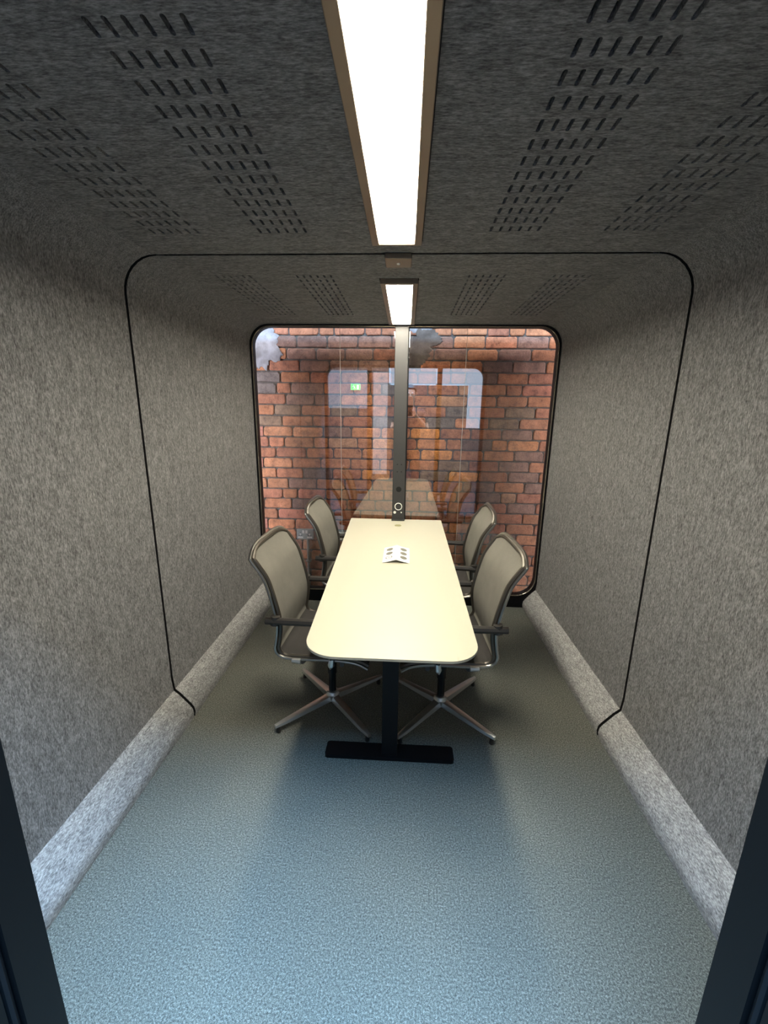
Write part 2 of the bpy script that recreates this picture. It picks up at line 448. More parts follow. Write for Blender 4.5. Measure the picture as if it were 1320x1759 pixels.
ceiling_light(.64, 1.612, 'long bright strip light nearest the doorway, in a bronze frame on the felt ceiling')
ceiling_light(2.056, 3.0, 'second strip light further back, ending at the black mast by the rear window')
t = empty('ceiling_sensor', (-.045, 1.790, ZC), label='small brown sensor box on the ceiling seam between the two strip lights', category='sensor')
ob('housing', nbox(-.050, .050, -.052, .052, -.022, -.0005, .004), M['bronze'], t)
bm = bmesh.new(); lathe(bm, [(.006, -.0255), (.007, -.022)], 12); ob('lens', bm, M['white'], t, smooth=True)

# ================================================================ TABLE
TZ = .700
t = empty('meeting_table', (-.044, 2.15, 0), label='cream topped tapered meeting table on black T-shaped legs in the booth', category='table')
ox, oy = -.044, 2.15
def tabletop(bm, z0, z1, ins=0.0):
    f, b = 1.238 + ins, 3.062 - ins
    lf, rf, lb, rb = -.345 + ins, .268 - ins, -.397 + ins, .274 - ins   # left/right edges near the front and at the back
    # corners: front rounded
    cor = [((lf + .012, f), .115), ((rf - .012 + .012, f), .115), ((rb, b), .01), ((lb, b), .01)]
    P = [Vector(c[0]) for c in cor]; out = []
    for i, (c, r) in enumerate(cor):
        p = P[i]; a = (P[i - 1] - p).normalized(); q = (P[(i + 1) % 4] - p).normalized()
        n = 10 if r > .05 else 2
        for k in range(n + 1):
            u = k / n; A = p + a * r; B = p + q * r
            # quadratic-ish arc, tightened toward circular
            w = .62
            out.append(((1 - u) ** 2 * A + 2 * u * (1 - u) * w * 1.25 * p + u * u * B) / ((1 - u) ** 2 + 2 * u * (1 - u) * w * 1.25 + u * u))
    prism(bm, [(v.x - ox, v.y - oy) for v in out], z0, z1, 'z')
bm = bmesh.new(); tabletop(bm, TZ - .009, TZ); top_o = ob('tabletop', bm, M['cream'], t)
bm = bmesh.new(); tabletop(bm, TZ - .022, TZ - .009, .022); ob('top_edge', bm, mat('edge_band', (.42, .46, .36), .4), t)
for yy in (1.585, 2.70):
    ob('leg_column', nbox(-.074 - ox, -.006 - ox, yy - .03 - oy, yy + .03 - oy, .017, TZ - .05, .003), M['charcoal_leg'] if 'charcoal_leg' in M else M['black'], t)
    bm = bmesh.new(); prism(bm, [(a - ox, b - oy) for a, b in rrect(-.325, .243, yy - .042, yy + .042, .012, .012, 3)], 0, .018, 'z', bev=.002)
    ob('leg_foot', bm, M['black'], t)
    ob('leg_bracket', nbox(-.24 - ox, .16 - ox, yy - .03 - oy, yy + .03 - oy, TZ - .05, TZ - .022, .002), M['black'], t)
ob('cross_beam', nbox(-.065 - ox, -.015 - ox, 1.615 - oy, 2.67 - oy, TZ - .085, TZ - .05, .002), M['black'], t)
bm = bmesh.new(); lathe(bm, [(.024, TZ), (.024, TZ + .0015), (.020, TZ + .002), (.019, TZ + .0008)], 20, (-.042 - ox, 2.885 - oy))
ob('power_grommet', bm, mat('grommet', (.30, .28, .12), .4), t, smooth=True)

# media mast at the far end of the table
t = empty('media_mast', (-.044, 3.035, TZ), label='tall black mast rising from the back end of the cream table to the ceiling', category='mast')
ob('column', nbox(-.045, .045, -.012, .018, .0, ZC - TZ - .0005, .003), M['charcoal'], t)
ob('back_channel', nbox(-.036, .052, .018, .030, .0, 1.33, .002), M['black'], t)
ob('foot_plate', nbox(-.049, .047, -.026, .022, .0005, .010, .002), M['charcoal'], t)
def disc(r, z, x=0.0, y=-.0132, th=.002, n=24, m=None, nm='disc', par=None, r_in=None):
    bm = bmesh.new()
    if r_in is None:
        prism(bm, [(x + r * math.cos(2 * math.pi * k / n), z + r * math.sin(2 * math.pi * k / n)) for k in range(n)], y, y + th, 'y')
    else:
        tube(bm, [(x + (r + r_in) / 2 * math.cos(2 * math.pi * k / n), y + .001, z + (r + r_in) / 2 * math.sin(2 * math.pi * k / n)) for k in range(n)], (r - r_in) / 2, 6, closed=True, up=(0, 1, 0))
    return ob(nm, bm, m, par)
disc(.020, .234, m=M['gap'], nm='camera_lens', par=t)
disc(.028, .106, m=None or M['white'], nm='control_ring', par=t, r_in=.022)
disc(.010, .062, x=-.026, m=M['white'], nm='control_dot', par=t); disc(.005, .062, x=.022, m=M['white'], nm='control_dot', par=t)
for x, z in ((-.013, .415), (.016, .415), (-.013, .362), (.016, .362)): disc(.0045, z, x=x, m=M['gap'], nm='screw_hole', par=t)

# folded card on the table
t = empty('tent_card', (-.038, 2.256, TZ), label='folded white notice card with six grey ovals lying on the cream table', category='card')
L2, W2, H2 = .125, .073, .020
for s in (-1, 1):
    bm = bmesh.new(); e = .0008
    pts = [(0, H2), (s * W2 * .5, H2 * .42), (s * W2, .0006)]
    A = []
    for y in (-L2, L2): A.append([bm.verts.new((x, y, z)) for x, z in pts] + [bm.verts.new((x, y, z + e)) for x, z in pts[::-1]])
    for k in range(6): bm.faces.new((A[0][k], A[0][(k + 1) % 6], A[1][(k + 1) % 6], A[1][k]))
    bm.faces.new(A[0]); bm.faces.new(A[1][::-1])
    ob('card_leaf', bm, M['paper'], t)
    for i in range(3):
        yy = -.062 + .068 * i
        bm = bmesh.new(); n = 18; vs = []
        def surf(x):
            x = abs(x); return (H2 - (H2 * .58) * x / (W2 * .5)) if x < W2 * .5 else (H2 * .42 * (W2 - x) / (W2 * .5))
        def oval(r1, r2, dz):
            return [bm.verts.new((s * (.040 + r1 * math.cos(2 * math.pi * k / n)), yy + r2 * math.sin(2 * math.pi * k / n), surf(.040 + r1 * math.cos(2 * math.pi * k / n)) + e + dz)) for k in range(n)]
        o1 = oval(.019, .024, .0006); o2 = oval(.014, .018, .0006)
        for k in range(n): bm.faces.new((o1[k], o1[(k + 1) % n], o2[(k + 1) % n], o2[k]))
        if not (s < 0 and i == 0): bm.faces.new(o2)
        else:
            o3 = oval(.006, .004, .0006); bm.faces.new(o3)
        ob('printed_oval', bm, M['ink'], t)

# ================================================================ CHAIRS
def chair_proto():
    t = empty('meeting_chair', (0, 0, 0))
    HWc = .228
    prof = [(-.298, .880), (-.286, .856), (-.254, .812), (-.234, .776), (-.220, .730), (-.198, .640), (-.186, .570), (-.196, .490), (-.206, .450), (-.186, .418), (-.140, .408), (-.04, .412), (.08, .418), (.17, .410), (.215, .385)]
    prof = smoothpath([(x, 0, z) for x, z in prof], 2)
    # frame: side rail, top rail, side rail
    def rail(s):
        return [Vector((p.x, s * HWc, p.z)) for p in prof]
    topl = []
    for k in range(0, 13):
        u = k / 12; y = -HWc + 2 * HWc * u
        e = 1 - abs(2 * u - 1) ** 3.2
        topl.append(Vector((-.292 - .004 * e, y, .880 + .036 * e)))
    near = rail(-1)[3:]; far = rail(1)[3:]
    path = near[::-1] + smoothpath([near[0], Vector((-.295, -HWc + .004, .872)), Vector((-.303, -HWc + .050, .904)), Vector((-.305, -.1, .918)), Vector((-.305, .1, .918)), Vector((-.303, HWc - .050, .904)), Vector((-.295, HWc - .004, .872)), far[0]], 3)[1:-1] + far
    bm = bmesh.new(); tube(bm, path, .0068, 8, up=(0, 1, 0)); ob('rail_frame', bm, M['rail'], t, smooth=True)
    # dark edging band inside the rail, all the way round the back
    q = []
    for p in path[2:-2]:
        tp = min(1, max(0, (p.z - .856) / .045)); sy = -1 if p.y < 0 else 1
        q.append(Vector((p.x + .006 * (1 - tp) + .004, p.y - sy * .013 * min(1, abs(p.y) / .19), p.z - .013 * tp + (.004 if p.x > -.15 and p.z < .45 else 0))))
    bm = bmesh.new(); tube(bm, q, .0115, 8, flat=(1.0, .85), up=(0, 1, 0)); ob('edge_band', bm, M['band'], t, smooth=True)
    # sling surfaces
    def sling(pp, crown, dz, m, name, top=False):
        bm = bmesh.new(); nT = 12; th = .007
        def row(p, off, i):
            r = []
            for k in range(nT + 1):
                u = -1 + 2 * k / nT
                y = u * (HWc - .012); c = (1 - u * u)
                z = p.z + dz; x = p.x
                if top:
                    # upper rows follow the rounded top
                    f = max(0.0, (p.z - .76) / .128)
                    w = 1 - .10 * f ** 3
                    y *= w; z += f * f * .022 * (1 - abs(u) ** 2.5)
                    x -= .016 * c * min(1, (p.z - .40) / .3)
                else: z -= .012 * c
                r.append(bm.verts.new((x + off[0], y, z + off[1])))
            return r
        A = []; B = []
        for i, p in enumerate(pp):
            a = pp[max(0, i - 1)]; b = pp[min(len(pp) - 1, i + 1)]; tt = (b - a).normalized(); nn = Vector((-tt.z, 0, tt.x))
            if nn.x < 0 and top: nn = -nn
            if nn.z < 0 and not top: nn = -nn
            A.append(row(p, (nn.x * .004 + .006 * (1 if top else 0), nn.z * .004), i)); B.append(row(p, (nn.x * (.004 - th) + .006 * (1 if top else 0), nn.z * (.004 - th)), i))
        for G in (A, B):
            for r0, r1 in zip(G, G[1:]):
                for k in range(nT): bm.faces.new((r0[k], r0[k + 1], r1[k + 1], r1[k]))
        n_ = len(A)
        for i in range(n_ - 1):
            bm.faces.new((A[i][0], A[i + 1][0], B[i + 1][0], B[i][0])); bm.faces.new((A[i][-1], A[i + 1][-1], B[i + 1][-1], B[i][-1]))
        for k in range(nT):
            bm.faces.new((A[0][k], A[0][k + 1], B[0][k + 1], B[0][k])); bm.faces.new((A[-1][k], A[-1][k + 1], B[-1][k + 1], B[-1][k]))
        return ob(name, bm, m, t, smooth=True)
    cut = next(i for i, p in enumerate(prof) if p.z < .440)
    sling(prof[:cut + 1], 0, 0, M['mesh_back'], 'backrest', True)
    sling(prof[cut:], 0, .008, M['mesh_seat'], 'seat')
    # arms
    for s in (-1, 1):
        y = s * (HWc + .014)
        pts = smoothpath([(-.232, y, .596), (-.10, y, .598), (.035, y, .602), (.075, y, .590), (.070, y, .50), (.056, y, .425)], 2)
        bm = bmesh.new(); tube(bm, pts, [.017] * (len(pts) - 4) + [.015, .013, .012, .010], 8, flat=(1.0, .95), up=(0, 0, 1)); a = ob('armrest', bm, M['plastic'], t, smooth=True)
        bm = bmesh.new(); tube(bm, [(-.196, y - s * .004, .578), (-.190, y - s * .006, .618)], .020, 10); ob('arm_sleeve', bm, M['plastic'], a, smooth=True)
        bm = bmesh.new(); tube(bm, [(.058, y, .432), (.054, y, .400), (.050, y - s * .004, .378)], [.012, .015, .003], 8); ob('arm_bracket', bm, M['alu'], a, smooth=True)
        bm = bmesh.new(); tube(bm, [(-.125, s * (HWc + .004), .404), (-.085, s * (HWc + .004), .404)], [.010, .013], 8); ob('rail_clip', bm, M['alu'], t, smooth=True)
    # cross bars under the seat, column, star
    for x in (-.08, .10):
        bm = bmesh.new(); tube(bm, [(x, -HWc, .398), (x * .8, -.06, .372), (x * .8, .06, .372), (x, HWc, .398)], .011, 8); ob('seat_spreader', bm, M['plastic'], t, smooth=True)
    ob('tilt_housing', nbox(-.09, .09, -.05, .05, .335, .375, .008), M['plastic'], t)
    bm = bmesh.new(); lathe(bm, [(.019, .085), (.019, .20), (.023, .20), (.023, .34)], 20); ob('gas_column', bm, M['black_gloss'], t, smooth=True)
    bm = bmesh.new(); lathe(bm, [(.020, .046), (.034, .050), (.034, .080), (.027, .088), (.026, .096), (.018, .098)], 20); ob('hub', bm, M['alu'], t, smooth=True)
    for k in range(4):
        a = math.radians(45 + 90 * k); ca, sa = math.cos(a), math.sin(a)
        bm = bmesh.new(); rings = []
        for u in range(7):
            f = u / 6; r = .022 + (.318 - .022) * f; w = .024 - .009 * f; zt = .078 - .030 * f; zb = zt - (.030 - .014 * f)
            if u == 6: w *= .7
            ring = [(r, -w, zb + .004), (r, -w * .75, zt - .002), (r, 0, zt + .002), (r, w * .75, zt - .002), (r, w, zb + .004), (r, w * .6, zb), (r, -w * .6, zb)]
            rings.append([bm.verts.new((x * ca - y * sa, x * sa + y * ca, z)) for x, y, z in ring])
        for A, B in zip(rings, rings[1:]):
            for i in range(7): bm.faces.new((A[i], A[(i + 1) % 7], B[(i + 1) % 7], B[i]))
        bm.faces.new(rings[0][::-1]); bm.faces.new(rings[-1])
        l = ob('leg', bm, M['alu'], t, smooth=True)
        bm = bmesh.new(); lathe(bm, [(.010, 0.0), (.011, .003), (.011, .010), (.006, .036)], 14, (.300 * ca, .300 * sa)); ob('glide', bm, M['plastic'], l, smooth=True)
    return t
def copy_tree(o, parent=None):
    c = o.copy(); C.objects.link(c); c.parent = parent
    for ch in list(o.children): copy_tree(ch, c)
    return c
proto = chair_proto()
spots = [
 (-.345, 1.880, -3.5, 'mesh-backed meeting chair on the left side of the table, nearest the doorway'),
 (.206, 1.876, 183, 'mesh-backed meeting chair on the right side of the table, nearest the doorway'),
 (-.300, 2.690, -2, 'mesh-backed meeting chair on the left side of the table, nearest the brick wall'),
 (.235, 2.600, 178, 'mesh-backed meeting chair on the right side of the table, nearest the brick wall')]
for i, (x, y, a, lab) in enumerate(spots):
    o = proto if i == 0 else copy_tree(proto)
    o.location = (x, y, 0); o.rotation_euler = (0, 0, math.radians(a))
    o['label'] = lab; o['category'] = 'chair'; o['group'] = 'four mesh chairs around the meeting table'

# ================================================================ BRICK WALL BEHIND THE REAR WINDOW
YW = 3.35
ZB = [2.116, 2.026, 1.938, 1.853, 1.769, 1.686, 1.603, 1.521, 1.439, 1.357, 1.275, 1.192, 1.110, 1.027, 0.944, 0.860, 0.776, 0.690, 0.604, 0.516, 0.427, 0.338, 0.251, 0.163, 0.076, -0.014]
ROWS=[
 [ -2.492,-2.264,-2.036,-1.808,-1.58,-1.352,-1.124,-0.896,-0.667,-0.555,-0.324,-0.201,-0.029,0.144,0.317,0.577,0.735,0.851,1.079,1.307,1.535,1.763,1.991,2.219,2.447 ],
 [ -2.434,-2.206,-1.978,-1.75,-1.522,-1.294,-1.066,-0.838,-0.608,-0.376,-0.123,0.106,0.335,0.566,0.799,1.026,1.254,1.482,1.71,1.938,2.166,2.394 ],
 [ -2.516,-2.288,-2.06,-1.832,-1.604,-1.376,-1.148,-0.92,-0.693,-0.475,-0.264,-0.035,0.194,0.436,0.667,0.905,1.133,1.361,1.589,1.817,2.045,2.273,2.501 ],
 [ -2.429,-2.201,-1.973,-1.745,-1.517,-1.289,-1.061,-0.823,-0.594,-0.376,-0.14,0.095,0.322,0.56,0.778,1.021,1.249,1.477,1.705,1.933,2.161,2.389 ],
 [ -2.34,-2.112,-1.884,-1.656,-1.428,-1.2,-0.972,-0.746,-0.508,-0.297,-0.111,0.076,0.326,0.441,0.671,0.899,1.127,1.355,1.583,1.811,2.039,2.267,2.495 ],
 [ -2.375,-2.147,-1.919,-1.691,-1.463,-1.235,-1.007,-0.895,-0.641,-0.412,-0.28,-0.196,-0.021,0.155,0.388,0.473,0.743,0.862,1.09,1.318,1.546,1.774,2.002,2.23,2.458 ],
 [ -2.307,-2.079,-1.851,-1.623,-1.395,-1.167,-0.939,-0.715,-0.51,-0.262,-0.116,0.052,0.221,0.46,0.678,0.909,1.137,1.365,1.593,1.821,2.049,2.277,2.505 ],
 [ -2.401,-2.173,-1.945,-1.717,-1.489,-1.261,-1.033,-0.821,-0.591,-0.381,-0.155,0.074,0.302,0.473,0.747,0.974,1.202,1.43,1.658,1.886,2.114,2.342 ],
 [ -2.342,-2.114,-1.886,-1.658,-1.43,-1.202,-0.974,-0.733,-0.498,-0.261,-0.055,0.15,0.374,0.56,0.632,0.861,1.089,1.317,1.545,1.773,2.001,2.229,2.457 ],
 [ -2.497,-2.269,-2.041,-1.813,-1.585,-1.357,-1.129,-0.895,-0.653,-0.431,-0.197,0.033,0.263,0.501,0.733,0.972,1.2,1.428,1.656,1.884,2.112,2.34 ],
 [ -2.456,-2.228,-2,-1.772,-1.544,-1.316,-1.088,-0.963,-0.728,-0.614,-0.382,-0.264,-0.089,0.086,0.318,0.433,0.666,0.785,1.025,1.253,1.481,1.709,1.937,2.165,2.393 ],
 [ -2.404,-2.176,-1.948,-1.72,-1.492,-1.264,-1.036,-0.79,-0.574,-0.346,-0.105,0.117,0.368,0.608,0.842,1.07,1.298,1.526,1.754,1.982,2.21,2.438 ],
 [ -2.511,-2.283,-2.055,-1.827,-1.599,-1.371,-1.143,-0.905,-0.677,-0.437,-0.204,0.03,0.26,0.498,0.729,0.963,1.191,1.419,1.647,1.875,2.103,2.331 ],
 [ -2.408,-2.18,-1.952,-1.724,-1.496,-1.268,-1.04,-0.819,-0.586,-0.35,-0.119,0.113,0.344,0.577,0.809,1.049,1.277,1.505,1.733,1.961,2.189,2.417 ],
 [ -2.487,-2.259,-2.031,-1.803,-1.575,-1.347,-1.119,-0.944,-0.714,-0.485,-0.262,-0.021,0.22,0.461,0.709,0.941,1.169,1.397,1.625,1.853,2.081,2.309 ],
 [ -2.363,-2.135,-1.907,-1.679,-1.451,-1.223,-0.995,-0.872,-0.641,-0.514,-0.29,-0.169,0.061,0.18,0.418,0.569,0.766,0.888,1.116,1.344,1.572,1.8,2.028,2.256,2.484 ],
 [ -2.521,-2.293,-2.065,-1.837,-1.609,-1.381,-1.153,-0.923,-0.699,-0.468,-0.238,-0.058,0.121,0.351,0.579,0.82,1.048,1.276,1.504,1.732,1.96,2.188,2.416 ],
 [ -2.41,-2.182,-1.954,-1.726,-1.498,-1.27,-1.042,-0.797,-0.577,-0.36,-0.153,0.053,0.259,0.489,0.723,0.95,1.178,1.406,1.634,1.862,2.09,2.318 ],
 [ -2.501,-2.273,-2.045,-1.817,-1.589,-1.361,-1.133,-0.901,-0.655,-0.417,-0.143,0.131,0.364,0.595,0.824,1.052,1.28,1.508,1.736,1.964,2.192,2.42 ],
 [ -2.49,-2.262,-2.034,-1.806,-1.578,-1.35,-1.122,-0.894,-0.665,-0.437,-0.209,0.02,0.248,0.477,0.705,0.913,1.141,1.369,1.597,1.825,2.053,2.281,2.509 ],
 [ -2.388,-2.16,-1.932,-1.704,-1.476,-1.248,-1.02,-0.846,-0.634,-0.422,-0.21,0.002,0.214,0.426,0.638,0.804,0.971,1.199,1.427,1.655,1.883,2.111,2.339 ],
 [ -2.377,-2.149,-1.921,-1.693,-1.465,-1.237,-1.009,-0.781,-0.551,-0.32,-0.09,0.14,0.371,0.601,0.831,1.059,1.287,1.515,1.743,1.971,2.199,2.427 ],
 [ -2.498,-2.27,-2.042,-1.814,-1.586,-1.358,-1.13,-0.902,-0.674,-0.446,-0.218,0.01,0.238,0.466,0.694,0.922,1.15,1.378,1.606,1.834,2.062,2.29,2.518 ],
 [ -2.38,-2.152,-1.924,-1.696,-1.468,-1.24,-1.012,-0.784,-0.556,-0.328,-0.1,0.128,0.356,0.584,0.812,1.04,1.268,1.496,1.724,1.952,2.18,2.408 ],
 [ -2.498,-2.27,-2.042,-1.814,-1.586,-1.358,-1.13,-0.902,-0.674,-0.446,-0.218,0.01,0.238,0.466,0.694,0.922,1.15,1.378,1.606,1.834,2.062,2.29,2.518 ],
]
wall = ob('wall_back', nbox(-3.6, 3.6, YW + .010, YW + .16, -.05, 4.6), M['mortar'], kind='structure')
variants = {}
def brick_mesh(cls, v):
    L_, H_ = {'header': .105, 'half': .150, 'stretcher': .215}[cls], .074
    rnd = random.Random(hash((cls, v)) if False else {'header': 1, 'half': 2, 'stretcher': 3}[cls] * 100 + v)
    bm = bmesh.new(); c = .006
    def outline(ins, y, jit):
        P = []
        for sx, sz in ((1, -1), (1, 1), (-1, 1), (-1, -1)):
            hx, hz = L_ / 2 - ins, H_ / 2 - ins
            cut = c * rnd.uniform(.8, 2.4)
            a = (sx * hx, sz * (hz - cut)); b = (sx * (hx - cut), sz * hz)
            for p in ((a, b) if sx * sz > 0 else (b, a)):
                P.append((p[0] + rnd.uniform(-jit, jit), y + rnd.uniform(-jit, jit) * .5, p[1] + rnd.uniform(-jit, jit)))
            # a wobble point halfway along the long edges
            if (sx, sz) in ((1, 1), (-1, -1)): P.append((rnd.uniform(-.2, .2) * L_ , y, sz * hz + rnd.uniform(-jit, jit) * 1.3))
        return P
    st = rnd.getstate(); r0 = outline(0.0, .014, .0018); rnd.setstate(st); r1 = outline(0.0, .003, .0018); rnd.setstate(st); r2 = outline(.005, -.001, .0018)
    rings = [[bm.verts.new(p) for p in r] for r in (r0, r1, r2)]
    n = len(r0)
    for A, B in zip(rings, rings[1:]):
        for i in range(n): bm.faces.new((A[i], A[(i + 1) % n], B[(i + 1) % n], B[i]))
    cen = bm.verts.new((rnd.uniform(-.02, .02), -.0015, rnd.uniform(-.01, .01)))
    for i in range(n): bm.faces.new((rings[2][i], rings[2][(i + 1) % n], cen))
    bmesh.ops.recalc_face_normals(bm, faces=bm.faces)
    me = bpy.data.meshes.new('brick'); bm.to_mesh(me); bm.free(); me.materials.append(M['brick'])
    return me
for cls in ('header', 'half', 'stretcher'):
    for v in range(4): variants[cls, v] = brick_mesh(cls, v)
base_cols = [(.41, .158, .068), (.37, .138, .066), (.44, .180, .082), (.34, .128, .066), (.42, .165, .075), (.32, .120, .065), (.39, .155, .073), (.45, .188, .085)]
special = {}   # (row, x) -> colour, for odd bricks and for light painted into the courses
def sp(r, x, c): special.setdefault(r, []).append((x, c))
ORA, ORB, DRK, GRY, OLV, PUR, RED, TAN = (.66, .28, .085), (.54, .22, .085), (.17, .095, .07), (.17, .13, .11), (.24, .145, .085), (.25, .13, .088), (.42, .15, .085), (.44, .23, .125)  # upper purple-browns mix smear and weak light; middle oranges carry lamp light in colour
for r, x, c in ((1,-1.0,DRK),(1,-.72,DRK),(1,-.5,PUR),(1,-.25,PUR),(1,0.,PUR),(1,.22,PUR),(1,.9,PUR),(2,-.8,PUR),(2,-.6,PUR),(2,-.37,PUR),(2,.05,PUR),(2,.3,PUR),(2,.8,PUR),(3,-.7,PUR),(3,-.5,PUR),(3,-.25,PUR),(3,.66,DRK),(3,.9,PUR),
    (4,-1.06,GRY),(4,.55,DRK),(5,-1.05,GRY),(5,-.75,PUR),(5,-.1,GRY),(5,.42,TAN),(5,.95,RED),(6,-.9,PUR),(6,-.62,PUR),(6,.34,TAN),(7,-.9,OLV),(7,-.48,OLV),(7,.4,GRY),(7,.85,OLV),(8,-1.05,OLV),(8,-.15,GRY),(8,.28,GRY),(8,.75,OLV),
    (9,-.55,PUR),(9,-.3,ORB),(9,-.1,ORB),(9,.15,ORA),(9,.85,PUR),(10,-.15,ORA),(10,-.5,TAN),(10,.2,ORB),(10,.49,DRK),(10,.72,ORB),(10,.9,ORB),(11,.24,ORA),(11,0.,ORB),(11,-.2,ORB),(11,.95,PUR),(12,-.1,ORB),(12,.14,ORB),(12,.38,OLV),(12,.85,PUR),
    (13,-.24,ORA),(13,-.7,DRK),(13,.22,OLV),(13,.46,ORA),(13,.92,PUR),(14,-.85,PUR),(14,.58,PUR),(14,1.,PUR),(15,-.7,RED),(15,.28,ORB),(15,.68,PUR),(15,.8,TAN),(16,-.81,DRK),(16,-.9,DRK),(16,-.58,RED),(16,.92,PUR),(17,-.9,RED),(18,.5,ORB),(18,.7,RED),(19,.85,DRK),(20,.9,RED),(21,-.5,OLV),(22,-.5,OLV),(23,-.5,DRK)):
    sp(r, x, c)
def brick_color(r, xc, rnd):
    for x, c in special.get(r, []):
        if abs(x - xc) < .09: return c
    c = rnd.choice(base_cols); k = rnd.uniform(.82, 1.15)
    return tuple(v * k for v in c)
rnd = random.Random(11); nb = 0
stuff = bmesh.new()
for r, row in enumerate(ROWS):
    zt, zb = ZB[r], ZB[r + 1]
    h = zt - zb - .009
    for xa, xb in zip(row, row[1:]):
        xc = (xa + xb) / 2; L_ = xb - xa - .009
        if xc < -3 or xc > 3 or L_ < .03: continue
        cls = 'header' if L_ < .125 else 'half' if L_ < .18 else 'stretcher'
        bl = {'header': .105, 'half': .150, 'stretcher': .215}[cls]
        me = variants[cls, rnd.randrange(4)]
        y = YW + rnd.uniform(-.002, .0025); flip = rnd.choice((0, math.pi))
        if -1.24 < xc < 1.18:
            o = bpy.data.objects.new('brick', me); C.objects.link(o); o.parent = wall
            o.location = (xc, y, (zt + zb) / 2 + rnd.uniform(-.0015, .0015)); o.scale = (L_ / bl, 1, h / .074)
            o.rotation_euler = (0, rnd.uniform(-.008, .008), 0)
            o.color = (*brick_color(r, xc, rnd), 1); nb += 1
        else:
            box(stuff, xc - L_ / 2, xc + L_ / 2, y, y + .012, zb + .0045, zt - .0045)
# courses above the window and beyond it
r = 0; z = ZB[0]
while z < 4.5:
    x = -3.55 + (r % 2) * .114
    while x < 3.4:
        box(stuff, x + .0045, x + .2235, YW + rnd.uniform(-.002, .002), YW + .012, z + .0045, z + .0785); x += .228
    z += .083; r += 1
for r in range(25):
    for s in (-1, 1):
        x = 2.55
        while x < 3.4:
            a, b = s * (x + .0045), s * (x + .2235); box(stuff, min(a, b), max(a, b), YW + rnd.uniform(-.002, .002), YW + .012, ZB[r + 1] + .0045, ZB[r] - .0045); x += .228
so = ob('outlying_bricks', stuff, M['brick'], wall, kind='stuff'); so.color = (.37, .14, .09, 1)
# smears of old plaster and cement over the top courses
def patch(name, cx, cz, rx, rz, m, seed, th=.0035):
    rn = random.Random(seed); bm = bmesh.new(); n = 72; rings = []
    w0 = [rn.uniform(.55, 1.2) for _ in range(18)]; wob = [w0[i // 4] * (1 - i % 4 / 4) + w0[(i // 4 + 1) % 18] * (i % 4 / 4) + rn.uniform(-.07, .07) for i in range(n)]
    for f, y in ((1.0, .0), (.97, -.6), (.6, -1.0), (.25, -.9)):
        rings.append([bm.verts.new((cx + rx * f * wob[k] * math.cos(2 * math.pi * k / n), YW - .003 + y * th * rn.uniform(.8, 1.2), cz + rz * f * wob[k] * math.sin(2 * math.pi * k / n))) for k in range(n)])
    for A, B in zip(rings, rings[1:]):
        for k in range(n): bm.faces.new((A[k], A[(k + 1) % n], B[(k + 1) % n], B[k]))
    bm.faces.new(rings[-1])
    ob(name, bm, m, wall, smooth=True)
patch('plaster_patch', -1.10, 1.96, .15, .19, M['plaster'], 3)
patch('cement_patch', .10, 1.98, .15, .085, M['render_patch'], 5)
patch('cement_patch', .06, 1.88, .12, .10, M['render_patch'], 9, .003)
patch('plaster_patch', .07, 2.075, .15, .028, M['plaster'], 8, .002)

# socket plates on the brick wall with conduits running down to the floor
t = empty('double_socket', (-.815, YW - .004, .485), label='grey double power socket with white switches on the brick wall', category='socket')
ob('back_box', nbox(-.066, .066, -.022, 0, -.041, .041, .003), M['socket'], t)
ob('face_plate', nbox(-.068, .068, -.030, -.022, -.043, .043, .003), M['socket'], t)
for x in (-.013, .013): ob('rocker_switch', nbox(x - .009, x + .009, -.035, -.030, .008, .034, .001), M['white'], t)
for x in (-.038, .038):
    ob('socket_label', nbox(x - .021, x + .021, -.0315, -.030, -.032, -.020), M['white'], t)
    bm = bmesh.new(); prism(bm, [(x + .007 * math.cos(k * math.pi / 5), .000 + .007 * math.sin(k * math.pi / 5)) for k in range(10)], -.0315, -.030, 'y'); ob('socket_label', bm, M['white'], t)
    for dx, dz in ((0, .014), (-.010, -.010), (.010, -.010)): ob('pin_slot', nbox(x + dx - .002, x + dx + .002, -.0312, -.030, dz - .004, dz + .002), M['gap'], t)
t = empty('data_outlet', (-.487, YW - .004, .478), label='white data outlet on the brick wall behind the rear left chair', category='data outlet')
ob('back_box', nbox(-.070, .060, -.022, 0, -.045, .045, .003), M['conduit'], t)
for x in (-.042, .005):
    m_ = ob('outlet_module', nbox(x - .020, x + .020, -.030, -.022, -.036, .034, .002), M['white'], t)
    for z in (-.016, .014): ob('outlet_port', nbox(x - .008, x + .008, -.0315, -.030, z - .006, z + .006), M['socket'], m_)
for x, lab, z0 in ((-.795, 'grey steel conduit running down from the double power socket', .441), (-.487, 'grey steel conduit running down from the white data outlet', .433)):
    t = empty('cable_conduit', (x, YW - .017, 0), label=lab, category='conduit')
    bm = bmesh.new(); tube(bm, [(0, 0, -.044), (0, 0, z0)], .0115, 10, up=(0, 1, 0)); ob('pipe', bm, M['conduit'], t, smooth=True)
    ob('saddle_clip', nbox(-.022, .022, -.0135, .012, z0 - .2, z0 - .186, .002), M['conduit'], t)

